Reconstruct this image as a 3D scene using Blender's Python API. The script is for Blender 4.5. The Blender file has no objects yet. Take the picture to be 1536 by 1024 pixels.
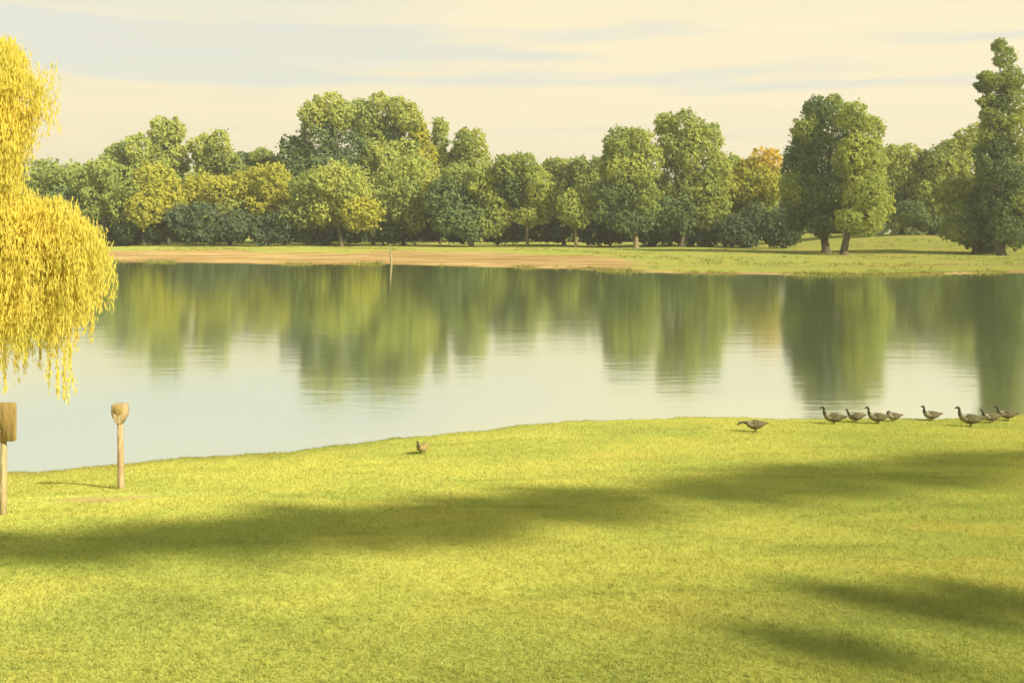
import bpy, math, random
import numpy as np
from mathutils import Vector
R = random.Random(7)
rng = np.random.default_rng(11)
scene = bpy.context.scene
C = scene.collection
FPX = 1330.0                      # focal length measured on the 1536 px wide photograph
EYE = 4.0                         # eye height above the lake
HORIZON = 345                     # the camera is level; the lens is shifted down as on a view camera

# ------------------------------------------------------------------ measuring
def ray(px, py):
    return Vector(((px - 768) / FPX, 1.0, (HORIZON - py) / FPX))
def at_depth(px, py, D):
    r = ray(px, py); t = D / r.y
    return Vector((r.x * t, D, EYE + r.z * t))
def on_plane(px, py, z=0.0):
    r = ray(px, py); t = (z - EYE) / r.z
    return Vector((r.x * t, r.y * t, z))
def sst(a, b, x):
    t = np.clip((x - a) / (b - a), 0, 1); return t * t * (3 - 2 * t)

# ------------------------------------------------------------------ terrain
nsh = [on_plane(x, y) for x, y in ((0, 713), (100, 706), (250, 692), (400, 680), (560, 664), (640, 655), (760, 645),
                                   (880, 637), (1000, 632), (1150, 629), (1300, 630), (1430, 628), (1536, 626))]
NX = np.array([-400, -60, -30, -16, -14, -12.2, -10.6] + [p.x for p in nsh] + [15, 24, 40, 80, 400])
NY = np.array([18, 20, 23, 22.5, 21, 17.4, 14.6] + [p.y for p in nsh] + [19.6, 22, 24, 26, 26])
fsh = [on_plane(x, y) for x, y in ((120, 392), (250, 393), (420, 396), (580, 396), (700, 399), (850, 403), (970, 408), (1100, 411),
                                   (1250, 413), (1400, 411), (1536, 409))]
FX = np.array([-400, -130, -85] + [p.x for p in fsh] + [70, 100, 400])
FY = np.array([40, 80, 106] + [p.y for p in fsh] + [84, 78, 40])
def near_shore(x): return np.interp(x, NX, NY) + 0.07 * np.sin(x * 1.9) + 0.04 * np.sin(x * 5.3 + 1) + .02 * np.sin(x * 13.1)
def far_shore(x): return np.interp(x, FX, FY) + .5 * np.sin(x * .31) + .25 * np.sin(x * .83 + 2)
def height(x, y):
    x = np.asarray(x, float); y = np.asarray(y, float)
    S = near_shore(x); sn = S - y
    yy = np.maximum(y, 0.0)
    slope = (2.2 * (1 - yy / np.maximum(S, 1)) + .05 * np.sin(x * .5 + .6) * np.sin(y * .45))
    n = np.where(sn > 0, .06 * (1 - np.exp(-np.maximum(sn, 0) / .12)) + np.maximum(slope, 0), -1.2 * (1 - np.exp(np.minimum(sn, 0) / 1.5)))
    F = far_shore(x); sf = y - F
    f = np.where(sf > 0, .10 * (1 - np.exp(-np.maximum(sf, 0) / .5)) + .42 * sst(0, 90, sf) + .05 * np.sin(x * .23) * sst(3, 30, sf),
                 -1.2 * (1 - np.exp(np.minimum(sf, 0) / 1.5)))
    f = np.where(sf > 0, f + 2.65 * np.exp(-((x - 76) / 17) ** 2) * sst(52, 88, sf), f)
    return np.maximum(np.maximum(n, f), -1.2)
def hz(x, y): return float(height(np.array([x]), np.array([y]))[0])
def lush(x, y):
    sn = near_shore(x) - y
    a = np.exp(-(sn / 1.1) ** 2) * (1 - sst(-4, 3, x)) * .9
    b = (1 - sst(4.4, 6.4, y)) * .32 + .55 * np.exp(-((x - 2.2) / 1.5) ** 2 - ((y - 5.6) / .5) ** 2) + .5 * np.exp(-((x + 2.6) / .8) ** 2 - ((y - 5.9) / .7) ** 2)
    c = .85 * sst(30, 60, y)
    return np.clip(np.maximum(np.maximum(a, b), c), 0, 1)
def ground_hit(px, py, d0=1.5, d1=60):
    d = d0
    while d < d1:
        p = at_depth(px, py, d)
        if p.z <= hz(p.x, p.y): return Vector((p.x, p.y, hz(p.x, p.y)))
        d += .02
    return at_depth(px, py, d1)

# ------------------------------------------------------------------ helpers
def mesh_np(name, V, F, nper=None, smooth=False):
    """V (n,3), F (m,k) all same size"""
    me = bpy.data.meshes.new(name)
    V = np.asarray(V, np.float32); F = np.asarray(F, np.int32)
    k = F.shape[1]
    me.vertices.add(len(V)); me.vertices.foreach_set('co', V.ravel())
    me.loops.add(F.size); me.loops.foreach_set('vertex_index', F.ravel())
    me.polygons.add(len(F)); me.polygons.foreach_set('loop_start', np.arange(0, F.size, k, dtype=np.int32))
    me.polygons.foreach_set('loop_total', np.full(len(F), k, np.int32))
    me.polygons.foreach_set('use_smooth', np.full(len(F), smooth))
    me.update(calc_edges=True); me.validate()
    return me
def link(name, me, mats, parent=None, loc=(0, 0, 0)):
    o = bpy.data.objects.new(name, me); C.objects.link(o)
    if me is not None:
        for m in (mats if isinstance(mats, (list, tuple)) else [mats]): me.materials.append(m)
    if parent: o.parent = parent
    o.location = loc
    return o
def tag(o, label=None, cat=None, group=None, kind=None):
    if label: o['label'] = label
    if cat: o['category'] = cat
    if group: o['group'] = group
    if kind: o['kind'] = kind
    return o
def thing(name, loc, label, cat, group=None):
    o = bpy.data.objects.new(name, None); C.objects.link(o); o.location = loc; o.empty_display_size = .3
    return tag(o, label, cat, group)
class Bag:
    """collects shapes of one mesh"""
    def __init__(s): s.v = []; s.f = []; s.m = []
    def sweep(s, pts, rads, n=10, mi=0, flat=1.0, cap=True):
        pts = [Vector(p) for p in pts]; base = len(s.v)
        ref = Vector((0, 1, 0))
        for i, p in enumerate(pts):
            a = pts[max(i - 1, 0)]; b = pts[min(i + 1, len(pts) - 1)]
            t = (b - a).normalized()
            r0 = ref if abs(t.dot(ref)) < .95 else Vector((1, 0, 0))
            n1 = (r0 - t * t.dot(r0)).normalized(); n2 = t.cross(n1)
            r = rads[i]; rr = r if isinstance(r, (tuple, list)) else (r, r * flat)
            for k in range(n):
                a_ = 2 * math.pi * k / n
                s.v.append(tuple(p + n1 * math.cos(a_) * rr[0] + n2 * math.sin(a_) * rr[1]))
        for i in range(len(pts) - 1):
            for k in range(n):
                k2 = (k + 1) % n
                s.f.append((base + i * n + k, base + i * n + k2, base + (i + 1) * n + k2, base + (i + 1) * n + k))
                s.m.append(mi[i] if isinstance(mi, list) else mi)
        if cap:
            s.f.append(tuple(base + k for k in range(n))[::-1]); s.m.append(mi[0] if isinstance(mi, list) else mi)
            s.f.append(tuple(base + (len(pts) - 1) * n + k for k in range(n))); s.m.append(mi[-1] if isinstance(mi, list) else mi)
    def prism(s, outline, y0, y1, mi=0, bev=0.0):
        """outline in x,z ; extruded along y with a small edge chamfer"""
        base = len(s.v); n = len(outline)
        cx = sum(p[0] for p in outline) / n; cz = sum(p[1] for p in outline) / n
        def ring(y, k):
            for (x, z) in outline:
                d = math.hypot(x - cx, z - cz) or 1
                q = 1 - k / d; s.v.append((cx + (x - cx) * q, y, cz + (z - cz) * q))
        ring(y0, bev); ring(y0 + bev, 0); ring(y1 - bev, 0); ring(y1, bev)
        for r in range(3):
            for k in range(n):
                k2 = (k + 1) % n
                s.f.append((base + r * n + k, base + r * n + k2, base + (r + 1) * n + k2, base + (r + 1) * n + k)); s.m.append(mi)
        s.f.append(tuple(base + k for k in range(n))[::-1]); s.m.append(mi)
        s.f.append(tuple(base + 3 * n + k for k in range(n))); s.m.append(mi)
    def build(s, name, mats, parent=None, loc=(0, 0, 0), smooth=True):
        me = bpy.data.meshes.new(name); me.from_pydata(s.v, [], s.f); me.update()
        me.polygons.foreach_set('material_index', s.m)
        me.polygons.foreach_set('use_smooth', [smooth] * len(s.f))
        return link(name, me, mats, parent, loc)

# ------------------------------------------------------------------ materials
def new_mat(name):
    m = bpy.data.materials.new(name); m.use_nodes = True
    nt = m.node_tree; nt.nodes.clear()
    out = nt.nodes.new('ShaderNodeOutputMaterial')
    return m, nt, out
def N(nt, t, **kw):
    n = nt.nodes.new(t)
    for k, v in kw.items():
        if k in n.inputs: n.inputs[k].default_value = v
        else: setattr(n, k, v)
    return n
def noise(nt, vec, scale, detail=3, rough=.55):
    n = nt.nodes.new('ShaderNodeTexNoise'); n.inputs['Scale'].default_value = scale
    n.inputs['Detail'].default_value = detail; n.inputs['Roughness'].default_value = rough
    nt.links.new(vec, n.inputs['Vector']); return n.outputs['Fac']
def remap(nt, v, a, b, c=0, d=1):
    n = nt.nodes.new('ShaderNodeMapRange'); n.interpolation_type = 'SMOOTHSTEP'
    for i, x in zip((1, 2, 3, 4), (a, b, c, d)): n.inputs[i].default_value = x
    nt.links.new(v, n.inputs[0]); return n.outputs[0]
def mix(nt, f, a, b, mode='MIX'):
    n = nt.nodes.new('ShaderNodeMix'); n.data_type = 'RGBA'; n.blend_type = mode
    for s, v in ((n.inputs[0], f), (n.inputs[6], a), (n.inputs[7], b)):
        if isinstance(v, bpy.types.NodeSocket): nt.links.new(v, s)
        elif isinstance(v, (int, float)): s.default_value = v
        else: s.default_value = (*v, 1)
    return n.outputs[2]
def math_(nt, op, a, b=0.0):
    n = nt.nodes.new('ShaderNodeMath'); n.operation = op
    for s, v in ((n.inputs[0], a), (n.inputs[1], b)):
        if isinstance(v, bpy.types.NodeSocket): nt.links.new(v, s)
        else: s.default_value = v
    return n.outputs[0]

def leaf_mat(name, ca, cb, cc, scale, fine, trans=.3, tint=(.42, .46, .09)):
    """three leaf tones mixed by clump and by leaf"""
    m, nt, out = new_mat(name)
    pos = N(nt, 'ShaderNodeNewGeometry').outputs['Position']
    big = remap(nt, noise(nt, pos, scale, 2), .4, .62)
    sm = remap(nt, noise(nt, pos, fine, 2), .3, .7)
    c = mix(nt, big, ca, cb)
    c = mix(nt, math_(nt, 'MULTIPLY', sm, .55), c, cc)
    d = N(nt, 'ShaderNodeBsdfDiffuse', Roughness=.9); t = N(nt, 'ShaderNodeBsdfTranslucent')
    nt.links.new(c, d.inputs['Color'])
    nt.links.new(mix(nt, .5, c, tint), t.inputs['Color'])
    ms = N(nt, 'ShaderNodeMixShader', Fac=trans)
    nt.links.new(d.outputs[0], ms.inputs[1]); nt.links.new(t.outputs[0], ms.inputs[2])
    nt.links.new(ms.outputs[0], out.inputs['Surface'])
    return m
FOL = {
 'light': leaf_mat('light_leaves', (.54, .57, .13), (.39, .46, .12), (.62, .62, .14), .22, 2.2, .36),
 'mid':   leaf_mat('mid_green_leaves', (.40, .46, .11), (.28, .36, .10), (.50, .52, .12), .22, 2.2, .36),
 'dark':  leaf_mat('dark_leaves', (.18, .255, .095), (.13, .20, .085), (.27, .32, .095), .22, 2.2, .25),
 'olive': leaf_mat('olive_leaves', (.56, .53, .075), (.45, .46, .08), (.64, .58, .08), .22, 2.2, .36),
 'gold':  leaf_mat('golden_leaves', (.82, .60, .10), (.62, .52, .08), (.85, .62, .12), .25, 2.2),
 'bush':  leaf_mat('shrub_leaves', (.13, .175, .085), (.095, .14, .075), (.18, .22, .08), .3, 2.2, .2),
 'willow': leaf_mat('willow_leaves', (.82, .68, .12), (.66, .60, .11), (.87, .76, .18), .9, 6, .45, (.70, .60, .08)),
}
def bark_mat(name, a, b, sc=3):
    m, nt, out = new_mat(name)
    pos = N(nt, 'ShaderNodeNewGeometry').outputs['Position']
    mp = N(nt, 'ShaderNodeMapping'); mp.inputs['Scale'].default_value = (1, 1, .25); nt.links.new(pos, mp.inputs[0])
    f = remap(nt, noise(nt, mp.outputs[0], sc, 4), .3, .7)
    p = N(nt, 'ShaderNodeBsdfPrincipled', Roughness=.85)
    nt.links.new(mix(nt, f, a, b), p.inputs['Base Color'])
    bp = N(nt, 'ShaderNodeBump', Strength=.4, Distance=.02); nt.links.new(f, bp.inputs['Height']); nt.links.new(bp.outputs[0], p.inputs['Normal'])
    nt.links.new(p.outputs[0], out.inputs['Surface']); return m
BARK = bark_mat('bark', (.075, .062, .028), (.14, .11, .045))
PALEBARK = bark_mat('pale_bark', (.19, .15, .06), (.28, .23, .09))
WOOD = bark_mat('post_wood', (.36, .24, .10), (.50, .37, .17), 30)
PALEWOOD = bark_mat('pale_post_wood', (.42, .31, .13), (.54, .43, .20), 30)
BOARD = bark_mat('board_paint', (.27, .18, .045), (.33, .225, .06), 14)
HEADFACE = bark_mat('head_face', (.34, .23, .06), (.42, .29, .08), 40)
METAL = bark_mat('bolt_metal', (.22, .18, .10), (.3, .25, .14), 60)
GOOSE = bark_mat('goose_brown', (.085, .072, .026), (.15, .125, .045), 30)
GOOSED = bark_mat('goose_neck', (.05, .045, .022), (.09, .08, .035), 30)
GOOSEL = bark_mat('goose_breast', (.20, .17, .08), (.28, .24, .12), 30)
DUCKM = bark_mat('duck_tan', (.26, .19, .05), (.36, .27, .08), 30)

def grass_colour(nt, pos):
    lo = remap(nt, noise(nt, pos, .35, 3), .38, .64)
    c = mix(nt, lo, (.50, .475, .095), (.38, .40, .08))
    mp = N(nt, 'ShaderNodeMapping'); mp.inputs['Scale'].default_value = (.5, 1.6, 1); nt.links.new(pos, mp.inputs[0])
    md = remap(nt, noise(nt, mp.outputs[0], 1.3, 4, .6), .5, .72)
    c = mix(nt, math_(nt, 'MULTIPLY', md, .75), c, (.27, .31, .06))
    yl = remap(nt, noise(nt, mp.outputs[0], .8, 4, .6), .52, .7)
    c = mix(nt, math_(nt, 'MULTIPLY', yl, .5), c, (.56, .46, .09))
    lu = N(nt, 'ShaderNodeAttribute', attribute_name='lush').outputs['Fac']
    lu = math_(nt, 'MULTIPLY', lu, math_(nt, 'ADD', math_(nt, 'MULTIPLY', noise(nt, pos, .9, 4, .6), 1.2), .35))
    mf = N(nt, 'ShaderNodeMapping'); mf.inputs['Scale'].default_value = (.05, .16, 1); nt.links.new(pos, mf.inputs[0])
    deep = mix(nt, remap(nt, noise(nt, mf.outputs[0], 1.6, 5, .62), .42, .6), (.21, .245, .055), (.29, .245, .06))
    return mix(nt, lu, c, deep)
def ground_material():
    m, nt, out = new_mat('lawn_and_bank')
    pos = N(nt, 'ShaderNodeNewGeometry').outputs['Position']
    c = grass_colour(nt, pos)
    fine = noise(nt, pos, 40, 4, .7)
    c = mix(nt, remap(nt, fine, .35, .7, 0, .35), c, (.30, .31, .035))
    # dry streaks and bare soil, where the soil is bare
    at = N(nt, 'ShaderNodeAttribute', attribute_name='dirt')
    mp = N(nt, 'ShaderNodeMapping'); mp.inputs['Scale'].default_value = (.10, .35, 2.5); nt.links.new(pos, mp.inputs[0])
    st = noise(nt, mp.outputs[0], 1.0, 5, .62)
    sand = mix(nt, remap(nt, st, .38, .62), (.42, .30, .115), (.24, .145, .055))
    sand = mix(nt, remap(nt, noise(nt, pos, .35, 4), .54, .72, 0, .6), sand, (.24, .22, .05))
    dm = math_(nt, 'ADD', at.outputs['Fac'], math_(nt, 'MULTIPLY', math_(nt, 'SUBTRACT', st, .5), .9))
    c = mix(nt, remap(nt, dm, .28, .62), c, sand)
    p = N(nt, 'ShaderNodeBsdfDiffuse', Roughness=.9)
    nt.links.new(c, p.inputs['Color'])
    bp = N(nt, 'ShaderNodeBump', Strength=.5, Distance=.03); nt.links.new(fine, bp.inputs['Height']); nt.links.new(bp.outputs[0], p.inputs['Normal'])
    nt.links.new(p.outputs[0], out.inputs['Surface']); return m
def blade_material():
    m, nt, out = new_mat('grass_blades')
    pos = N(nt, 'ShaderNodeNewGeometry').outputs['Position']
    c = grass_colour(nt, pos)
    c = mix(nt, remap(nt, noise(nt, pos, 25, 2), .35, .7, 0, .5), c, (.56, .52, .10))
    d = N(nt, 'ShaderNodeBsdfDiffuse'); t = N(nt, 'ShaderNodeBsdfTranslucent')
    nt.links.new(c, d.inputs['Color']); nt.links.new(c, t.inputs['Color'])
    ms = N(nt, 'ShaderNodeMixShader', Fac=.4)
    nt.links.new(d.outputs[0], ms.inputs[1]); nt.links.new(t.outputs[0], ms.inputs[2]); nt.links.new(ms.outputs[0], out.inputs['Surface'])
    return m
def water_material():
    m, nt, out = new_mat('lake_water')
    pos = N(nt, 'ShaderNodeNewGeometry').outputs['Position']
    mp = N(nt, 'ShaderNodeMapping'); mp.inputs['Scale'].default_value = (.35, 1.1, 1); nt.links.new(pos, mp.inputs[0])
    w = math_(nt, 'ADD', noise(nt, mp.outputs[0], 1.6, 4, .6), math_(nt, 'MULTIPLY', noise(nt, mp.outputs[0], .25, 2), 2.0))
    bp = N(nt, 'ShaderNodeBump', Strength=.08, Distance=.05); nt.links.new(w, bp.inputs['Height'])
    g = N(nt, 'ShaderNodeBsdfGlossy', Roughness=.085); g.inputs['Color'].default_value = (.95, 1, .94, 1)
    nt.links.new(bp.outputs[0], g.inputs['Normal'])
    d = N(nt, 'ShaderNodeBsdfDiffuse'); d.inputs['Color'].default_value = (.27, .30, .08, 1)
    ms = N(nt, 'ShaderNodeMixShader', Fac=.92)
    nt.links.new(d.outputs[0], ms.inputs[1]); nt.links.new(g.outputs[0], ms.inputs[2]); nt.links.new(ms.outputs[0], out.inputs['Surface'])
    return m

# ------------------------------------------------------------------ ground and lake
def axis(parts):
    a = [np.arange(s, e, st) for s, e, st in parts]; return np.unique(np.round(np.concatenate(a + [[parts[-1][1]]]), 4))
xs = axis([(-3000, -400, 260), (-400, -140, 16), (-140, -16, 1.0), (-16, 16, .16), (16, 140, 1.0), (140, 400, 16), (400, 3000, 260)])
ys = axis([(-600, -40, 40), (-40, 0, 2), (0, 13, .25), (13, 21, .08), (21, 70, 1.6), (70, 130, .5), (130, 260, 2), (260, 500, 30), (500, 6500, 300)])
X, Y = np.meshgrid(xs, ys); Z = height(X, Y)
nx, ny = len(xs), len(ys)
V = np.stack([X, Y, Z], -1).reshape(-1, 3)
i, j = np.meshgrid(np.arange(nx - 1), np.arange(ny - 1)); a = (j * nx + i).ravel()
me = mesh_np('ground', V, np.stack([a, a + 1, a + nx + 1, a + nx], 1), smooth=True)
sf = (Y - far_shore(X))
dirt = sst(-1, 1.0, sf) * (1 - sst(34, 54, sf + 5 * np.sin(X * .13) + 3 * np.sin(X * .41))) * (1 - sst(2, 22, X - sf * .12)) * .95
dirt = np.maximum(dirt, sst(-1, .1, sf) * (1 - sst(.5, 3.5, sf)) * .75)
dirt = np.maximum(dirt, sst(10, 14, sf) * (1 - sst(16, 22, sf)) * .42 * (X > 0))
pb = ground_hit(150, 748)
dirt = np.maximum(dirt, .62 * np.exp(-((X - pb.x) / 1.1) ** 2 - ((Y - pb.y) / .42) ** 2) * (1 + .3 * np.sin(X * 7) * np.sin(Y * 9 + 1)))
dirt = np.maximum(dirt, (Z < .01) * .8)
at = me.attributes.new('dirt', 'FLOAT', 'POINT'); at.data.foreach_set('value', dirt.astype(np.float32).ravel())
at = me.attributes.new('lush', 'FLOAT', 'POINT'); at.data.foreach_set('value', lush(X, Y).astype(np.float32).ravel())
tag(link('ground', me, ground_material()), kind='structure')

wx = axis([(-380, 380, 10)]); wy = axis([(10, 130, 5)])
X2, Y2 = np.meshgrid(wx, wy); n2 = len(wx)
i, j = np.meshgrid(np.arange(n2 - 1), np.arange(len(wy) - 1)); a = (j * n2 + i).ravel()
me = mesh_np('lake', np.stack([X2, Y2, 0 * X2], -1).reshape(-1, 3), np.stack([a, a + 1, a + n2 + 1, a + n2], 1), smooth=True)
tag(link('lake_water', me, water_material()), kind='structure')

# ------------------------------------------------------------------ lawn blades (nobody could count them)
def blades(n, d0, d1, hmin, hmax, wid):
    d = d0 * (d1 / d0) ** rng.random(n)
    x = (rng.random(n) * 2 - 1) * .66 * d * 1.02 + 0
    S = near_shore(x); ok = (d < S - .02) & (rng.random(n) > .9 * np.exp(-((x - pb.x) / 1.1) ** 2 - ((d - pb.y) / .42) ** 2) * (1 + .5 * np.sin(x * 9) * np.sin(d * 13 + 1)))
    d, x = d[ok], x[ok]; n = len(d)
    z = height(x, d)
    sc = np.clip(d / 5, 1, 3.2) ** .6
    h = (hmin + (hmax - hmin) * rng.random(n)) * sc ** .5
    w = wid * sc * (.7 + .6 * rng.random(n))
    a = rng.random(n) * math.pi * 2; la = rng.random(n) * math.pi * 2; ln = h * (.3 + .9 * rng.random(n))
    b = np.stack([x, d, z - .004], 1); s = np.stack([np.cos(a) * w, np.sin(a) * w, 0 * w], 1)
    t = b + np.stack([np.cos(la) * ln, np.sin(la) * ln, h], 1)
    V = np.stack([b - s, b + s, t], 1).reshape(-1, 3)
    return V
V = np.concatenate([blades(420000, 2.6, 19.5, .012, .034, .0026)])
me = mesh_np('grass', V, np.arange(len(V)).reshape(-1, 3))
at = me.attributes.new('lush', 'FLOAT', 'POINT'); at.data.foreach_set('value', lush(V[:, 0], V[:, 1]).astype(np.float32))
tag(link('grass', me, blade_material()),
    'short mown yellow green grass blades on the near lawn', 'grass', kind='stuff')

def tufts(xc, yc, hh, nb, wid, lean):
    n = len(xc) * nb
    x = np.repeat(xc, nb) + rng.normal(size=n) * lean * .35; y = np.repeat(yc, nb) + rng.normal(size=n) * lean * .3
    z = np.maximum(height(x, y), 0) - .01
    h = np.repeat(hh, nb) * (.45 + .7 * rng.random(n)); a = rng.random(n) * 6.283; la = rng.random(n) * 6.283; ln = h * .55 * rng.random(n)
    b = np.stack([x, y, z], 1); s = np.stack([np.cos(a), np.sin(a), 0 * a], 1) * wid
    t = b + np.stack([np.cos(la) * ln, np.sin(la) * ln, h], 1)
    return np.stack([b - s, b + s, t], 1).reshape(-1, 3)
xa = rng.uniform(-11, 14, 2600); keep = np.sin(xa * 2.1) + np.sin(xa * 5.7 + 1) + rng.normal(size=2600) * .8 > -.3; xa = xa[keep]
ta = tufts(xa, near_shore(xa) - .02 - .12 * rng.random(len(xa)) ** 2, .02 + .045 * rng.random(len(xa)) ** 2, 9, .004, .05)
xb = rng.uniform(-90, 70, 3200); keep = np.sin(xb * .23) + np.sin(xb * .71 + 1) + rng.normal(size=3200) * .6 > np.where(xb < 10, 1.1, -.2); xb = xb[keep]
tb = tufts(xb, far_shore(xb) + .1 + 1.4 * rng.random(len(xb)) ** 2, .10 + .35 * rng.random(len(xb)) ** 2, 8, .035, .5)
xc_ = rng.uniform(-90, 90, 5200); sc_ = rng.uniform(4, 78, 5200); keep = (np.sin(xc_ * .19 + sc_ * .1) + np.sin(sc_ * .33 + xc_ * .05) + rng.normal(size=5200) * .5 > .2) & ((sc_ > 48) | (xc_ > 14)); xc_, sc_ = xc_[keep], sc_[keep]
tc = tufts(xc_, far_shore(xc_) + sc_, .12 + .35 * rng.random(len(xc_)) ** 2, 8, .05, .9)
yd = 3.0 * (15 / 3.0) ** rng.random(900); xd = (rng.random(900) * 2 - 1) * .62 * yd; keep = (yd < near_shore(xd) - .3) & (np.sin(xd * 1.7 + yd) + np.sin(yd * 2.3 - xd) > -.1)
td = tufts(xd[keep], yd[keep], .03 + .03 * rng.random(keep.sum()), 12, .003, .05)
V = np.concatenate([ta, tb, tc, td])
me = mesh_np('tufts', V, np.arange(len(V)).reshape(-1, 3))
at = me.attributes.new('lush', 'FLOAT', 'POINT'); at.data.foreach_set('value', np.clip(lush(V[:, 0], V[:, 1]) + .35, 0, 1).astype(np.float32))
tag(link('grass_tufts', me, blade_material()), 'longer green grass tufts along both shorelines and scattered in the lawn', 'grass', kind='stuff')

# ------------------------------------------------------------------ foliage
def cards(P, Nrm, size, elong=1.0, vert=False, wide=.62):
    n = len(P)
    r = rng.normal(size=(n, 3)) if not vert else np.tile([0, 0, 1.0], (n, 1)) + rng.normal(size=(n, 3)) * .18
    if vert:
        t1 = r / np.linalg.norm(r, axis=1, keepdims=True)
        t2 = np.cross(Nrm, t1); t2 /= np.linalg.norm(t2, axis=1, keepdims=True) + 1e-9
    else:
        t1 = np.cross(Nrm, r); t1 /= np.linalg.norm(t1, axis=1, keepdims=True) + 1e-9
        t2 = np.cross(Nrm, t1)
    s = (size * (.5 + 1.1 * rng.random(n) ** 1.6))[:, None]
    a = t1 * s * elong; b = t2 * s * wide
    k = a * .25
    V = np.stack([P - a, P + b - k, P + a, P - b + k], 1).reshape(-1, 3)
    return V
def unit(n):
    v = rng.normal(size=(n, 3)); return v / np.linalg.norm(v, axis=1, keepdims=True)
def lobe_cards(c, rad, size, dens=1.0, jit=.55):
    """leaf cards on the bumpy surface of one leaf mass: ten to twenty sub-clumps"""
    c = np.array(c); rad = np.array(rad)
    k = 13
    sd = unit(k); sc_c = c + sd * rad * .68; sr = np.mean(rad) * (.20 + .34 * rng.random(k))
    k3 = 9; s3 = unit(k3); s3[:, 2] = s3[:, 2] * .8 + .15          # ragged sprays that stick out of the mass
    sc_c = np.vstack([sc_c, c + s3 * rad * (.92 + .16 * rng.random(k3))[:, None]]); sr = np.concatenate([sr, np.mean(rad) * (.10 + .10 * rng.random(k3))])
    sc_c = np.vstack([sc_c, c[None]]); srv = [np.full(3, s) for s in sr] + [rad * .80]
    Vs = []
    for q, s in zip(sc_c, srv):
        rm = float(np.mean(s))
        n = int(dens * 1.7 * 4 * math.pi * rm * rm / (size * size * 1.6)) + 8
        d = unit(n)
        rr = (1 - .22 * rng.random(n) ** 2 + .17 * rng.normal(size=n))[:, None]
        P = q + d * s * rr * (1 + .16 * np.sin(d[:, [0]] * 7 + d[:, [2]] * 9 + q[0]))
        # drop leaves buried deep in the neighbouring masses
        keep = np.ones(n, bool)
        for q2, s2 in zip(sc_c, srv):
            if q2 is q: continue
            keep &= (np.sum(((P - q2) / s2) ** 2, 1) > .62)
        P = P[keep]; d = d[keep]
        nn = d + rng.normal(size=d.shape) * jit; nn /= np.linalg.norm(nn, axis=1, keepdims=True)
        Vs.append(cards(P, nn, np.full(len(P), size)))
    return np.vstack(Vs)
def crown_mesh(name, groups, size, root, dens=1.0):
    """groups: list of (centre, radii, material index)"""
    Vs = []; mi = []
    for c, r, m in groups:
        v = lobe_cards(c, r, size, dens); Vs.append(v); mi.append(np.full(len(v) // 4, m, np.int32))
    V = np.vstack(Vs) - np.array(root); mi = np.concatenate(mi)
    me = mesh_np(name, V, np.arange(len(V)).reshape(-1, 4))
    me.polygons.foreach_set('material_index', mi[:len(me.polygons)])
    return me
def trunk_bag(base, tops, r, zlow):
    b = Bag()
    base = Vector(base); ms = Vector((0, 0, 0))
    c = sum((Vector(t) for t in tops), Vector()) / len(tops)
    top = max(tops, key=lambda t: t[2])
    fork = Vector((base.x * .75 + c.x * .25, base.y, base.z + (max(zlow - base.z, .5)) * 1.0))
    o = base
    mid = base.lerp(fork, .5) + Vector((R.uniform(-.1, .1) * r * 3, 0, 0))
    T = Vector(top) ; T = fork.lerp(T, .85)
    pts = [base - Vector((0, 0, .4)), base + Vector((0, 0, .15)), base + Vector((0, 0, .7)), mid, fork, fork.lerp(T, .5), T]
    rd = [r * 1.7, r * 1.35, r * 1.02, r * .92, r * .8, r * .45, r * .12]
    b.sweep([p - o for p in pts], rd, 9)
    for t in tops:
        t = Vector(t)
        if (t - T).length < 1: continue
        s = fork.lerp(T, R.uniform(0, .5)) if t.z > fork.z + 2 else fork
        m = s.lerp(t, .5) + Vector((0, 0, .2 * abs(t.x - s.x)))
        b.sweep([s - o, m - o, t - o], [r * .42, r * .27, r * .08], 6)
    return b
DEPTH = 1.5
def tree(label, D, base, lobes, trunk_r=.3, name='tree', group=None, cat='tree', bark=None, dens=1.0, leaf=2.5, spread=1.0, shrub=False):
    """base: pixel column of the trunk; lobes: (px, py, rx, ry, tone) leaf masses measured on the photograph, set at real depth D"""
    D = D * DEPTH
    bx = at_depth(base, 370, D); root = Vector((bx.x, D, hz(bx.x, D)))
    tones = []; groups = []; tops = []
    s = D / FPX
    for (px, py, rx, ry, tone) in lobes:
        off = R.uniform(-.45, .45) * rx * s * spread
        c = at_depth(px, py, D + off)
        if tone not in tones: tones.append(tone)
        rr = (rx * s * .93, (rx * .6 + ry * .4) * s * .93, ry * s * .93)
        groups.append((tuple(c), rr, tones.index(tone))); tops.append(tuple(c))
    # masses on the side away from the photograph, so the crown is round
    if not shrub:
        for (c, r, m) in list(groups)[::2]:
            c2 = (c[0] + R.uniform(-.3, .3) * r[0], c[1] + 1.1 * r[1], c[2] - .15 * r[2]); groups.append((c2, tuple(x * .85 for x in r), m))
    t = thing(name, root, label, cat, group)
    me = crown_mesh('crown' if not shrub else 'foliage', groups, leaf * s, root, dens)
    link('crown' if not shrub else 'foliage', me, [FOL[k] for k in tones], t)
    zl = min(g[0][2] - g[1][2] * .35 for g in groups)
    if shrub:
        b = Bag()
        for g in groups[:4]:
            q = Vector(g[0]) - root
            b.sweep([(q.x * .3, q.y * .3, -.2), (q.x * .6, q.y * .6, q.z * .5), tuple(q)], [.07, .05, .02], 6)
        b.build('stem', BARK, t)
    else:
        trunk_bag(root, tops, trunk_r * DEPTH, zl).build('trunk', bark or BARK, t)
    return t
L, M_, K, O, G = 'light', 'mid', 'dark', 'olive', 'gold'  # leaf colours; within one tree they also paint sunlit and shaded masses
WG = 'trees along the far bank'
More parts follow.
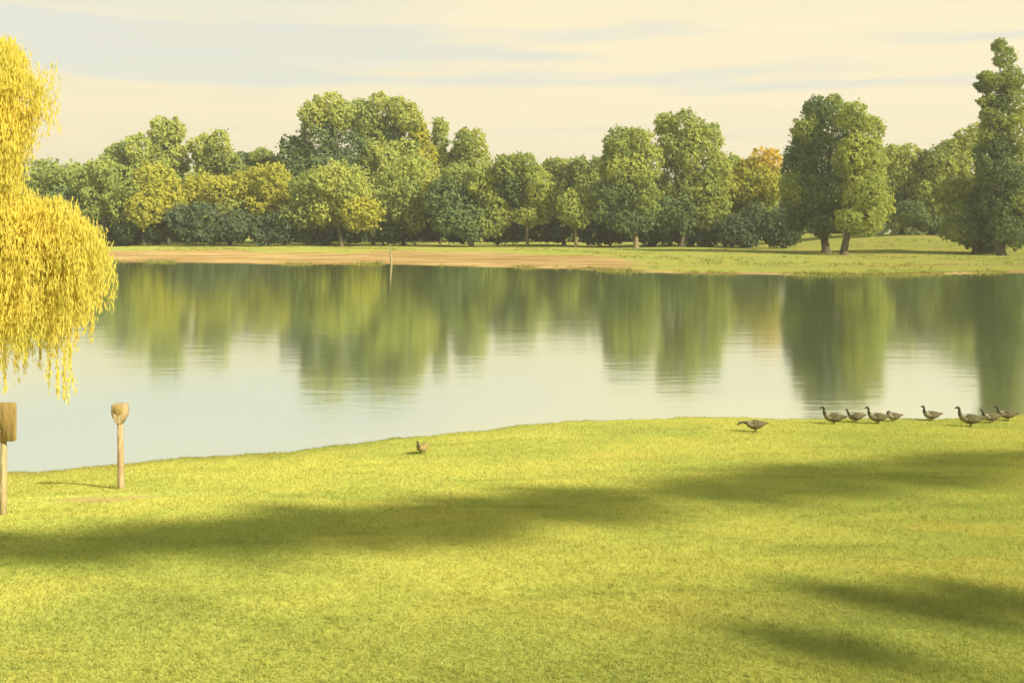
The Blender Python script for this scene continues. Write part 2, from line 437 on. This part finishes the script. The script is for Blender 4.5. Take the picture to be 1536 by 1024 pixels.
def T(label, D, base, lobes, **kw): return tree(label, D, base, lobes, group=kw.pop('group', WG), **kw)

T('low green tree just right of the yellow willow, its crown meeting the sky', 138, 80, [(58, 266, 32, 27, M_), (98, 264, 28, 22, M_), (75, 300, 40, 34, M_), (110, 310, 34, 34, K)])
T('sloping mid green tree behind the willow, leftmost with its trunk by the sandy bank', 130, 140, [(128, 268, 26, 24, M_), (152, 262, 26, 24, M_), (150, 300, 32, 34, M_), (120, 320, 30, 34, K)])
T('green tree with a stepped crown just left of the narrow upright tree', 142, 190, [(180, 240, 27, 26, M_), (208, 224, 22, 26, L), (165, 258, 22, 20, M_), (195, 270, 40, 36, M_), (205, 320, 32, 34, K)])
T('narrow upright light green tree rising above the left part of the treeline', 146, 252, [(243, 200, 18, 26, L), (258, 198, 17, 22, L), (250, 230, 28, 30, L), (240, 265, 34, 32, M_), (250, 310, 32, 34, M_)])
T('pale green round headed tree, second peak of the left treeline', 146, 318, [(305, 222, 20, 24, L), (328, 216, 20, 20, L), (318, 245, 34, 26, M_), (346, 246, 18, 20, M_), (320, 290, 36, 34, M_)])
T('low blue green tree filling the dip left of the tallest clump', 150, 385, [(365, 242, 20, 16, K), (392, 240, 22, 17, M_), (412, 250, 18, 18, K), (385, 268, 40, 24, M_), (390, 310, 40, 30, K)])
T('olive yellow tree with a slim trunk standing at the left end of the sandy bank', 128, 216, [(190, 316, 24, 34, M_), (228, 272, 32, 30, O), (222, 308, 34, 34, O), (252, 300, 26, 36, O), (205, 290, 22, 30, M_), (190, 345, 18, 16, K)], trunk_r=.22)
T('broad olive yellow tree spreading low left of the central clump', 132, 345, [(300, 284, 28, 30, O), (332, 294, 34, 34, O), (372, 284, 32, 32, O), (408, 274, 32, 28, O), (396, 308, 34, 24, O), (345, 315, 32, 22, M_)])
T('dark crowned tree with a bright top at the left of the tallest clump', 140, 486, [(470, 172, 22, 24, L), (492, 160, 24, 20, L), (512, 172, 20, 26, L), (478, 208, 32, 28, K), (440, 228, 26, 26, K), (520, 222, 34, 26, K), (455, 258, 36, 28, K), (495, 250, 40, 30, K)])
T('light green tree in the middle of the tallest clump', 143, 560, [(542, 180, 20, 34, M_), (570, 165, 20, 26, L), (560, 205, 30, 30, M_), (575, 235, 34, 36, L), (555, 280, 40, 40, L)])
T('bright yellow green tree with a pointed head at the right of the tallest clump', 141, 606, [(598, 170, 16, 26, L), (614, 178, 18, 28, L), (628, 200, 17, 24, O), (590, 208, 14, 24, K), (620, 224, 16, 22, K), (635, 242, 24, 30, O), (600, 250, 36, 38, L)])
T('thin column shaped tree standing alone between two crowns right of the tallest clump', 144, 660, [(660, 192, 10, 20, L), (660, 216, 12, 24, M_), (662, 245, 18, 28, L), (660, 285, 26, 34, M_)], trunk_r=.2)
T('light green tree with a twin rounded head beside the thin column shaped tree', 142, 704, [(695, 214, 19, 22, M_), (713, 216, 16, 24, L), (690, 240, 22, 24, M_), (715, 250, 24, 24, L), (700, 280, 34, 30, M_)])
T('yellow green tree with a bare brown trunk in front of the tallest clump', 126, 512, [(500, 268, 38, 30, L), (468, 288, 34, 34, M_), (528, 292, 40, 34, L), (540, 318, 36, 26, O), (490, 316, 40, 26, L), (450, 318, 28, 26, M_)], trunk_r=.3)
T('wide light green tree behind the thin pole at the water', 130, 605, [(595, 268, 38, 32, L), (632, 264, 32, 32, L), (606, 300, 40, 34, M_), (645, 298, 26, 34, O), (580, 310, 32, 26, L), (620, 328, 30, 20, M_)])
T('big rounded tree, painted shaded at left and sunlit lemon green at right, mid bank', 124, 707, [(690, 270, 34, 28, M_), (722, 275, 26, 30, L), (668, 300, 34, 34, K), (708, 300, 36, 34, K), (742, 304, 25, 34, L), (755, 322, 16, 26, L), (690, 332, 48, 24, K), (732, 334, 30, 20, M_)], trunk_r=.35, bark=PALEBARK)  # dark and light tones paint the shaded left and sunlit right sides
T('tree with a slim pale trunk, its right side painted sunlit yellow', 122, 791, [(764, 252, 24, 22, M_), (786, 246, 22, 18, M_), (774, 282, 24, 36, K), (806, 276, 24, 32, L), (822, 302, 24, 26, L), (800, 322, 30, 20, L)], trunk_r=.22, bark=PALEBARK)  # sun on the right and shade on the left put into leaf colour
T('low green tree between the tree with a painted sunlit side and the great pale pair', 136, 846, [(830, 252, 18, 16, M_), (852, 256, 20, 20, L), (842, 284, 26, 28, M_), (845, 320, 28, 28, K)])
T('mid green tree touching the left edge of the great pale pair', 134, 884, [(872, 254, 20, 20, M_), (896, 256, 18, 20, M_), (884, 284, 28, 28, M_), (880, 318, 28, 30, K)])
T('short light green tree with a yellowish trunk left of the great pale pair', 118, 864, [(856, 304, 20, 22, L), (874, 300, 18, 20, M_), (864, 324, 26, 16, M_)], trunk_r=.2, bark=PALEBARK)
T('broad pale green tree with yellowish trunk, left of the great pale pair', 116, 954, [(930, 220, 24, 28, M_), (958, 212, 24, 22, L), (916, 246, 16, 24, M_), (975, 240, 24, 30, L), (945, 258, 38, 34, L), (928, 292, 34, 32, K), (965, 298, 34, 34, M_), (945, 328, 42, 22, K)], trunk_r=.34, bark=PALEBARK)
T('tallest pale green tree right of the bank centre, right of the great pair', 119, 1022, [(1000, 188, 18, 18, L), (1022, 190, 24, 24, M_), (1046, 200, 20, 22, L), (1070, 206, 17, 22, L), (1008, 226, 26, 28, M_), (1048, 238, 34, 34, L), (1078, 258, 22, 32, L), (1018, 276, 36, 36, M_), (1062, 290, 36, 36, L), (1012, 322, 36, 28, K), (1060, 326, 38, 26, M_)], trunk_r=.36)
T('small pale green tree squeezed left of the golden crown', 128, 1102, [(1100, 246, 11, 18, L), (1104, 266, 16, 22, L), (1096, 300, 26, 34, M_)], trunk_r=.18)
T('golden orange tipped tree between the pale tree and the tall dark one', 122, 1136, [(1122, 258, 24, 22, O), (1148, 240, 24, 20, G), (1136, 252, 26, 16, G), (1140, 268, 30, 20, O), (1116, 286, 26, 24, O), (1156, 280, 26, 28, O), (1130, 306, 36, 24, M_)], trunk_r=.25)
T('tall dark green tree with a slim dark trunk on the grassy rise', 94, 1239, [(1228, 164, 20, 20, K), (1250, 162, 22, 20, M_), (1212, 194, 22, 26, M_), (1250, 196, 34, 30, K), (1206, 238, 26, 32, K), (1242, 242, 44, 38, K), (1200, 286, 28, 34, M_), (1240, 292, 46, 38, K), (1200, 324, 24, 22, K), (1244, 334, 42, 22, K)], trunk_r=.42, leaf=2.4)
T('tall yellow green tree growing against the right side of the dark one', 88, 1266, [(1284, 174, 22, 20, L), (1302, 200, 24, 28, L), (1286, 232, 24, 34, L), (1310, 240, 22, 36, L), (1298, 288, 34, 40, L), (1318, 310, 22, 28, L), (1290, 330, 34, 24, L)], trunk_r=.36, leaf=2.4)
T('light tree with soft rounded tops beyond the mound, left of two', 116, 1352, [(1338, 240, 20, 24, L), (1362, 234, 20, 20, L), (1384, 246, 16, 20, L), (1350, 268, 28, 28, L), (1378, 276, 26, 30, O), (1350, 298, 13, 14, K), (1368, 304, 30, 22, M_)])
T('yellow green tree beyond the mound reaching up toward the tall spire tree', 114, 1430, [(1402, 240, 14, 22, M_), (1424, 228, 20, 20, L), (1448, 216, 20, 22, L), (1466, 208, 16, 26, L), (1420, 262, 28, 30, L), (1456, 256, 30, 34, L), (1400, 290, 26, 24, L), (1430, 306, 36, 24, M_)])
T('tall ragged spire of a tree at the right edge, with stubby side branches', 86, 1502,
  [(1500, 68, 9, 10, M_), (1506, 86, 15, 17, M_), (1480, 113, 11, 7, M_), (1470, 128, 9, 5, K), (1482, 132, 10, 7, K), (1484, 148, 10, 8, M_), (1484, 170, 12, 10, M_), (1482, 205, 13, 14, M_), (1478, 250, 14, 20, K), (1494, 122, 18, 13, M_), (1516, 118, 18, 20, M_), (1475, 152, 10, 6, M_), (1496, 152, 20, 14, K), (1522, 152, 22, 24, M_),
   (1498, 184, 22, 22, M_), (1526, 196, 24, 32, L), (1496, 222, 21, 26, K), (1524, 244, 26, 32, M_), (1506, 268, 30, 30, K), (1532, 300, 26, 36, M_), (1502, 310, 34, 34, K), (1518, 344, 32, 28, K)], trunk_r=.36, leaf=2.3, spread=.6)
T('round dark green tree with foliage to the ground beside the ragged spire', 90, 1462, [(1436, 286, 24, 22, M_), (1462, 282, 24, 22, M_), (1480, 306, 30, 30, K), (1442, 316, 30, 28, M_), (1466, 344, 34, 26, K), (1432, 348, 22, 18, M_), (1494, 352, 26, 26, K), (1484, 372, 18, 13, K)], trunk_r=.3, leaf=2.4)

SG = 'dark shrubs under the far trees'
def shrub(label, D, px, lobes, tone='bush'):
    return tree(label, D, px, [(x, y, rx, ry, tone if t is None else t) for x, y, rx, ry, t in lobes], name='bush', group=SG, cat='bush', shrub=True, leaf=2.4)
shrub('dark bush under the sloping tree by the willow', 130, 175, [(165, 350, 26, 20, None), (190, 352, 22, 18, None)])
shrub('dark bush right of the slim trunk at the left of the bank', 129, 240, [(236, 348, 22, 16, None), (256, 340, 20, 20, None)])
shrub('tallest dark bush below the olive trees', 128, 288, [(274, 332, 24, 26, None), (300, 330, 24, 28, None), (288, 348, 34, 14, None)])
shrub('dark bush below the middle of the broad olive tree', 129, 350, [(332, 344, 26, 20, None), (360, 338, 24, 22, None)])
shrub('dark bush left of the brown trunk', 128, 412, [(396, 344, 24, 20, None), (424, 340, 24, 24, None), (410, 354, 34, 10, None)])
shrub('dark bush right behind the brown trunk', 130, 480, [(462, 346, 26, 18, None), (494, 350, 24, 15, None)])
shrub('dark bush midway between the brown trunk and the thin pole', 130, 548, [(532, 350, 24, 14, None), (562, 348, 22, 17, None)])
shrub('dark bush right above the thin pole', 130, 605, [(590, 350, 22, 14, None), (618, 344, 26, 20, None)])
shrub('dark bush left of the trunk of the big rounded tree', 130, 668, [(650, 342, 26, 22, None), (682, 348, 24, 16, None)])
shrub('dark bush between the big rounded tree and the one with a painted sunlit side', 128, 752, [(738, 350, 22, 15, None), (764, 348, 22, 17, None)])
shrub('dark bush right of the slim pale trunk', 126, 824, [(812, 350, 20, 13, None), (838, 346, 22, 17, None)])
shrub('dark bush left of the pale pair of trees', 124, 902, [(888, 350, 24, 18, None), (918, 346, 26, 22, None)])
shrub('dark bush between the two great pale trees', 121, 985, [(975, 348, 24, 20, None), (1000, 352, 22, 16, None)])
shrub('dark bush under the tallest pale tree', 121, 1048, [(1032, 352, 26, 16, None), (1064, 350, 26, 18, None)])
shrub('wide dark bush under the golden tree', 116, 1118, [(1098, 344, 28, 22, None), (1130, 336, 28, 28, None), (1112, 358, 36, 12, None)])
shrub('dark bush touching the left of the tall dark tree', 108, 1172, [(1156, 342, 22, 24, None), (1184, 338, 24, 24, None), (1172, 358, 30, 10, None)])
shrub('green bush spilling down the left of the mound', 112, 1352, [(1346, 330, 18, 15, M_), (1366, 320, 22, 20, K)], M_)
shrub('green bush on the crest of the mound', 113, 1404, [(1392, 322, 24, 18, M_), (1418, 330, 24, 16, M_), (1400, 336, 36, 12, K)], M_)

# the wood farther back, which reads as one mass
gr = []
for k in range(95):
    px = -700 + k * 31 + R.uniform(-12, 12); s = 262 / FPX
    top = 268 + 16 * math.sin(px * .013) + R.uniform(-12, 12)
    for yy, rr in ((top + 26, 27), (top + 66, 32), (350, 20)):
        c = at_depth(px, yy, 258 + R.uniform(-8, 10)); gr.append((tuple(c), (rr * s, rr * s, rr * s), R.choice([0, 0, 1])))
me = crown_mesh('wood', gr, 3.4 * 262 / FPX, (0, 0, 0), .75)
tag(link('far_wood', me, [FOL['mid'], FOL['dark']]), 'distant green wood closing the view behind the bank trees', 'wood', kind='stuff')

# ------------------------------------------------------------------ golden willow at the left edge
def willow():
    D = 16.6; base = at_depth(-205, 560, D); root = Vector((base.x, D, hz(base.x, D)))
    t = thing('willow_tree', root, 'golden yellow weeping willow hanging over the water at the left edge', 'tree')
    lob = [(5, 100, 40, 38), (22, 150, 46, 46), (-50, 110, 80, 70), (-150, 110, 110, 90), (-5, 205, 50, 60), (-90, 220, 100, 90), (-210, 210, 110, 110), (-20, 268, 52, 46),
           (35, 325, 50, 36), (80, 338, 48, 42), (112, 372, 46, 44), (98, 420, 50, 46), (50, 392, 62, 60), (46, 452, 60, 52), (-20, 370, 72, 72), (-30, 450, 80, 62),
           (-120, 360, 100, 100), (-220, 350, 110, 110), (-320, 300, 110, 110), (-300, 400, 100, 80)]
    Vs = []; s = D / FPX; tops = []
    for px, py, rx, ry in lob:
        for off in ((-.5, .6) if px < 0 else (R.uniform(-.3, .5),)):
            c = np.array(at_depth(px, py, D + off * rx * s * 1.2)); rad = np.array([rx * s, rx * s * .9, ry * s]) * .97
            if off == -.5 or px >= 0: tops.append(tuple(c))
            area = 4 * math.pi * rad.mean() ** 2
            n = int(area * 800)
            d = unit(n); lump = 1 + .10 * np.sin(d[:, 0] * 9 + px) * np.sin(d[:, 2] * 7 + py) + .08 * rng.normal(size=n)
            P = c + d * rad * (lump * (1 - .35 * rng.random(n) ** 2))[:, None]
            nn = d + rng.normal(size=d.shape) * .6; nn /= np.linalg.norm(nn, axis=1, keepdims=True)
            Vs.append(cards(P, nn, np.full(n, .034), 1.5, vert=True, wide=.34))
    # hanging strands
    def strand(px, y0, y1, dd, dens=60, wob=.07):
        a = at_depth(px, y0, D + dd); b = at_depth(px, y1, D + dd)
        n = max(4, int((a.z - b.z) * dens)); tt = rng.random(n)
        ph = rng.random() * 6; sw = rng.normal() * .06
        x = a.x + sw * tt + .03 * np.sin(tt * 5 + ph) + rng.normal(size=n) * wob * .5
        y = a.y + .05 * np.sin(tt * 4 + ph * 2) + rng.normal(size=n) * wob * .5
        z = a.z + (b.z - a.z) * tt
        P = np.stack([x, y, z], 1); nn = unit(n)
        Vs.append(cards(P, nn, np.full(n, .028), 1.8, vert=True, wide=.34))
    for k in range(620):
        px = R.uniform(-400, 150); 
        bot = float(np.interp(px, [-400, -100, 0, 30, 70, 100, 130, 155], [520, 540, 545, 528, 512, 500, 478, 440])) + R.gauss(0, 13)
        y0 = R.uniform(330, 430); strand(px, min(y0, bot - 30), bot, R.uniform(-1.3, 1.5))
    for px, b in ((78, 596), (82, 590), (75, 570), (99, 604), (96, 598), (103, 590), (88, 545), (110, 525), (130, 512), (134, 500), (60, 556), (40, 560), (20, 575), (8, 590), (-10, 600), (118, 490), (143, 468), (-40, 610), (-70, 600)):
        for q in range(2): strand(px + R.uniform(-1.5, 1.5), 420, b, R.uniform(-.5, .5), 70, .03)
    # fine outer sprays by the upper crown
    for k in range(46):
        px = R.uniform(46, 84); y0 = R.uniform(90, 150); strand(px, y0, y0 + R.uniform(25, 95), R.uniform(-.6, .6), 26)
    for k in range(60):
        px = R.uniform(120, 172); y0 = 330 + (px - 120) * .9 + R.uniform(0, 40); strand(px, y0, y0 + R.uniform(25, 75), R.uniform(-.6, .6), 36)
    V = np.vstack(Vs) - np.array(root)
    link('crown', mesh_np('willow_crown', V, np.arange(len(V)).reshape(-1, 4)), FOL['willow'], t)
    trunk_bag(root, tops[::2], .34, root.z + 2.2).build('trunk', BARK, t)
willow()

# ------------------------------------------------------------------ sun direction, and the slim trees beside the lawn whose shade crosses it
SUN_EL = math.radians(33); SUN_H = Vector((.80, -.60, 0)).normalized()
def caster(label, px, py, hc, rx, rz, tone='mid', name='slender_tree', band=0):
    """a slim garden tree off the right of the view whose crown shade falls at that spot of the lawn"""
    p = ground_hit(px, py) if isinstance(px, (int, float)) else px
    g = 2.3
    b = p + SUN_H * ((g + hc - p.z) / math.tan(SUN_EL))
    root = Vector((b.x, b.y, hz(b.x, b.y)))
    t = thing(name, root, label, 'tree', 'slender trees right of the lawn, outside the view')
    gs = []
    bd = Vector((12.2, 5.9, 0)).normalized()
    for k in range(9 if band else 6):
        a = R.uniform(0, 6.28); q = bd * R.uniform(-band, band) + Vector((math.cos(a) * rx * .45, math.sin(a) * rx * .45, R.uniform(-.5, .5) * rz))
        gs.append((tuple(root + Vector((0, 0, hc)) + q), (rx * .55, rx * .55, rz * .6), 0))
    me = crown_mesh('crown', gs, .10, root, .065 if band else .05); link('crown', me, FOL[tone], t)
    b = Bag(); b.sweep([(0, 0, -.2), (0, 0, .2), (.03, 0, hc * .5), (0, 0, hc)], [.035, .016, .014, .012], 8); b.build('trunk', BARK, t)
for k, (px, py, rr) in enumerate(((-60, 815, 1.0), (190, 797, 1.0), (420, 782, 1.15), (540, 772, 1.1), (680, 757, 1.15), (830, 741, 1.2), (1000, 722, 1.2), (1160, 706, 1.2), (1320, 692, 1.2), (1470, 682, 1.25), (1620, 672, 1.3))):
    caster('slim green tree number %s from the camera in the row right of the lawn' % ['one', 'two', 'three', 'four', 'five', 'six', 'seven', 'eight', 'nine', 'ten', 'eleven'][k], px, py, 5.5 + .13 * k, rr * .85, rr * .27, band=1.25)
for lab, px, py, rr in (('small slim tree nearest the right edge of the lawn', 1290, 900, .32), ('small slim tree right of the lawn, middle of three', 1440, 890, .34), ('small slim tree right of the lawn behind the other two', 1230, 966, .26)):
    caster(lab, px, py, 4.6, rr, rr)

# ------------------------------------------------------------------ posts
def round_rect(w, h, r, n=5, cx=0, cz=0):
    o = []
    for (sx, sz, a0) in ((1, -1, -90), (1, 1, 0), (-1, 1, 90), (-1, -1, 180)):
        for k in range(n + 1):
            a = math.radians(a0 + 90 * k / n); o.append((cx + sx * (w / 2 - r) + r * math.cos(a), cz + sz * (h / 2 - r) + r * math.sin(a)))
    return o
# sign at the left edge
g = ground_hit(5, 771); m = g.y / FPX
t = thing('sign_post', g, 'brown square sign board on a thin pale post, cut by the left edge', 'sign')
b = Bag(); H = (771 - 628) * m * 1.01
b.sweep([(0, 0, -.3), (0, 0, .3), (.004, 0, H * .7), (0, 0, H)], [.034, .033, .031, .030], 12); b.build('post', PALEWOOD, t)
b = Bag(); b.prism(round_rect(46 * m, 58 * m, .035), -.062, -.036, 0, .004); b.build('board', BOARD, t, (-.0, 0, (771 - 631) * m * 1.0))
b = Bag(); b.prism(round_rect(.06, .05, .01, 3), -.036, -.026, 0, .002); b.build('bracket', METAL, t, (0, 0, (771 - 650) * m))
for z in (.10, -.10):
    b = Bag(); b.sweep([(0, -.063, 0), (0, -.068, 0), (0, -.071, 0)], [.011, .010, .005], 10); b.build('bolt', METAL, t, (0, 0, (771 - 631) * m + z))
# round headed post
g = ground_hit(181, 733); m = g.y / FPX
t = thing('marker_post', g, 'short wooden post with a rounded tan head standing on the lawn by the shore', 'post')
H = (733 - 628) * m
b = Bag(); b.sweep([(0, 0, -.3), (.004, 0, .05), (0, 0, H * .5), (-.008, 0, H)], [.044, .043, .038, .034], 12); b.build('shaft', WOOD, t)
hc = (733 - 619) * m
b = Bag()
b.prism([(-.035, -.135), (.035, -.135), (.078, -.06), (.098, -.01), (.098, .085), (.088, .110), (.06, .118), (-.06, .118), (-.088, .110), (-.098, .085), (-.098, -.01), (-.078, -.06)], -.045, .045, 0, .012)
hd = b.build('head', WOOD, t, (-.008, 0, hc))
b = Bag(); b.prism([(-.012, -.03), (.012, -.03), (.05, .0), (.066, .04), (.06, .085), (.03, .095), (-.03, .095), (-.06, .085), (-.066, .04), (-.05, .0)], -.054, -.040, 0, .004); b.build('face_plate', HEADFACE, hd)
b = Bag(); b.prism([(-.022, -.128), (.022, -.128), (.062, -.055), (.074, .018), (.05, .012), (.0, -.040), (-.042, -.005), (-.066, -.005), (-.060, -.055)], -.060, -.046, 0, .002); b.build('bracket', PALEWOOD, hd, smooth=False)
# thin pole at the far waterline
p = on_plane(588, 396.0); p = Vector((p.x, p.y - .4, 0)); s = p.y / FPX
b = Bag(); b.sweep([(0, 0, -1.2), (0, 0, 0), (-.10, 0, 29 * s * .55), (-.16, 0, 29 * s)], [.15, .13, .11, .09], 10)
o = b.build('pole', PALEBARK, None, p); tag(o, 'thin pale wooden pole leaning slightly in the water by the sandy far bank', 'pole')

# ------------------------------------------------------------------ geese
def bird(label, px, py, length, neck='up', heading=0, lift=.055, name='goose', mats=None, group='geese along the shore', slim=1.0):
    g = ground_hit(px, py, 4, 22)
    if g.y > near_shore(g.x) - .15: g = Vector((g.x, float(near_shore(g.x)) - .15, 0)); g.z = hz(g.x, g.y)
    k = length / .56 * .88; l = lift - .015
    body = [(.30, .145, .006), (.25, .15, .025), (.19, .145, .05), (.11, .125, .082), (.02, .115, .100), (-.08, .12, .098), (-.15, .145, .078)]
    necks = {'up': [(-.195, .20, .050), (-.212, .25, .034), (-.214, .29, .027), (-.217, .325, .026), (-.233, .348, .032), (-.26, .346, .026), (-.287, .337, .013), (-.31, .331, .006)],
             'mid': [(-.195, .19, .046), (-.225, .235, .030), (-.232, .275, .025), (-.245, .305, .028), (-.27, .308, .026), (-.295, .297, .013), (-.32, .29, .006)],
             'low': [(-.20, .17, .045), (-.26, .185, .028), (-.32, .18, .024), (-.36, .165, .027), (-.385, .15, .024), (-.41, .13, .012), (-.43, .115, .006)],
             'tuck': [(-.19, .19, .05), (-.20, .235, .036), (-.175, .262, .032), (-.14, .262, .030), (-.11, .245, .016), (-.085, .235, .007)]}[neck]
    pr = body + necks
    pts = []; rd = []
    for (x, z, r) in pr: pts.append((x * k, 0, (z + l - .015) * k)); rd.append((r * k * 1.05 * slim, r * k * .92))
    nb = len(body)
    mi = [0] * (nb - 2) + [2, 2] + [1] * (len(necks) - 3) + [3]
    mi = (mi + [3, 3])[:len(pts) - 1]
    b = Bag(); b.sweep(pts, rd, 14, mi)
    # folded wings merge with the flanks
    for sy in (1, -1):
        w = [(-.12, .155, .02), (-.04, .16, .05), (.06, .155, .055), (.15, .15, .04), (.24, .155, .015), (.29, .16, .004)]
        b.sweep([(x * k, sy * (.065 - max(0, x) * .16) * k * slim, (z + l - .01) * k) for x, z, r in w], [(r * .62 * k, r * 1.05 * k) for _, _, r in w], 10, 0)
        b.sweep([(.01 * k, sy * .045 * k, (.06 + l) * k), (.0 * k, sy * .045 * k, .04 * k), (.0, sy * .045 * k, .0)], [.016 * k, .010 * k, .009 * k], 7, 3)
        b.sweep([(.02 * k, sy * .045 * k, .006), (-.03 * k, sy * .045 * k, .008), (-.06 * k, sy * .045 * k, .005)], [(.01 * k, .005 * k), (.026 * k, .005 * k), (.03 * k, .004 * k)], 6, 3)
    o = b.build(name, mats or [GOOSE, GOOSED, GOOSEL, GOOSED], None, g)
    o.rotation_euler = (0, 0, math.radians(heading))
    tag(o, label, 'goose' if name == 'goose' else 'duck', group)
    return o
bird('goose stretching its head low to the left, farthest left of the geese', 1133, 648, .50, 'low', 4, .075)
bird('goose with raised neck at the left end of the row at the water edge', 1251, 636, .56, 'up', -8)
bird('hunched goose second in the row at the water edge', 1284, 633, .50, 'mid', 10)
bird('goose with raised head overlapping a smaller one, third in the row', 1317, 635, .54, 'up', -5)
bird('pale goose half hidden behind the third one of the row', 1341, 632, .46, 'tuck', 12)
bird('lone goose with head up in the wide gap of the row', 1398, 631, .52, 'up', 6)
bird('taller goose with straight upright neck standing nearer on the grass', 1456, 640, .60, 'up', -12, .07)
bird('goose with lowered neck, second from the right end', 1487, 634, .50, 'mid', 5)
bird('goose at the right end of the row, facing left', 1511, 631, .52, 'mid', -6, .07)
bird('small tan duck alone on the grass slope near the middle of the shore', 634, 680, .42, 'mid', 68, .05, 'duck', [DUCKM, GOOSE, DUCKM, GOOSE], None)

# ------------------------------------------------------------------ light
w = bpy.data.worlds.new('World'); scene.world = w; w.use_nodes = True
nt = w.node_tree; nt.nodes.clear()
out = nt.nodes.new('ShaderNodeOutputWorld'); bg = nt.nodes.new('ShaderNodeBackground'); bg.inputs['Strength'].default_value = .1
sky = nt.nodes.new('ShaderNodeTexSky'); sky.sky_type = 'NISHITA'; sky.sun_disc = False
sky.sun_elevation = SUN_EL; sky.sun_rotation = math.atan2(SUN_H.x, SUN_H.y); sky.dust_density = 2.0
gen = nt.nodes.new('ShaderNodeTexCoord').outputs['Generated']
sep = nt.nodes.new('ShaderNodeSeparateXYZ'); nt.links.new(gen, sep.inputs[0])
mp = nt.nodes.new('ShaderNodeMapping'); mp.inputs['Scale'].default_value = (1.3, 1.3, 17); mp.inputs['Rotation'].default_value = (0, math.radians(-1.5), 0); nt.links.new(gen, mp.inputs[0])
cl = noise(nt, mp.outputs[0], 1.5, 5, .5)
# thin gaps in the cloud sheet: from about seven degrees up, wider to the left (west) and overhead
el = remap(nt, sep.outputs[2], .11, .20)
lf = remap(nt, sep.outputs[0], .35, -.30)
opening = math_(nt, 'MULTIPLY', el, math_(nt, 'ADD', math_(nt, 'MULTIPLY', lf, .15), .03))
gap = remap(nt, math_(nt, 'ADD', cl, opening), .57, .70)
hi = remap(nt, sep.outputs[2], .27, .48)
fac = math_(nt, 'MULTIPLY', gap, .42)
cream = mix(nt, remap(nt, noise(nt, mp.outputs[0], 3.5, 4), .35, .7), (5.6, 4.95, 3.4), (5.35, 4.8, 3.35))
blue = mix(nt, .3, (3.4, 4.1, 4.3), sky.outputs[0])
left_hi = math_(nt, 'MULTIPLY', math_(nt, 'MULTIPLY', remap(nt, sep.outputs[2], .15, .27), remap(nt, sep.outputs[0], .02, -.30)), .42)
fac = math_(nt, 'MAXIMUM', fac, left_hi)
over = mix(nt, .5, (2.6, 3.3, 3.5), sky.outputs[0])
nt.links.new(mix(nt, math_(nt, 'MULTIPLY', hi, .85), mix(nt, fac, cream, blue), over), bg.inputs['Color']); nt.links.new(bg.outputs[0], out.inputs['Surface'])
sd = bpy.data.lights.new('sun', 'SUN'); sd.energy = 3.8; sd.angle = math.radians(2.2); sd.color = (1, .93, .78)
so = bpy.data.objects.new('sun', sd); C.objects.link(so)
dirv = Vector((SUN_H.x * math.cos(SUN_EL), SUN_H.y * math.cos(SUN_EL), math.sin(SUN_EL)))
so.rotation_euler = dirv.to_track_quat('Z', 'Y').to_euler(); so.location = dirv * 60

hb = Bag(); x0, x1, y0, y1, z0, z1 = -3100, 3100, -700, 6700, -2.3, 60
hb.v = [(x, y, z) for z in (z0, z1) for y in (y0, y1) for x in (x0, x1)]
hb.f = [(0, 2, 3, 1), (4, 5, 7, 6), (0, 1, 5, 4), (2, 6, 7, 3), (0, 4, 6, 2), (1, 3, 7, 5)]; hb.m = [0] * 6
hm, nt, out = new_mat('warm_air'); pv = nt.nodes.new('ShaderNodeVolumePrincipled'); pv.inputs['Density'].default_value = .0005
pv.inputs['Color'].default_value = (.97, .92, .75, 1); pv.inputs['Anisotropy'].default_value = .2
nt.links.new(pv.outputs[0], out.inputs['Volume'])
tag(hb.build('haze', hm, smooth=False), kind='stuff')

# ------------------------------------------------------------------ camera
cd = bpy.data.cameras.new('camera'); cd.sensor_width = 36; cd.lens = 36 * FPX / 1536; cd.clip_end = 8000; cd.clip_start = .05
co = bpy.data.objects.new('camera', cd); C.objects.link(co); co.location = (0, 0, EYE)
co.rotation_euler = (math.pi / 2, 0, 0); cd.shift_y = -(512 - HORIZON) / 1536; scene.camera = co
scene.view_settings.view_transform = 'Standard'; scene.view_settings.look = 'None'
scene.view_settings.exposure = .88; scene.view_settings.gamma = 1
scene.cycles.max_bounces = 6
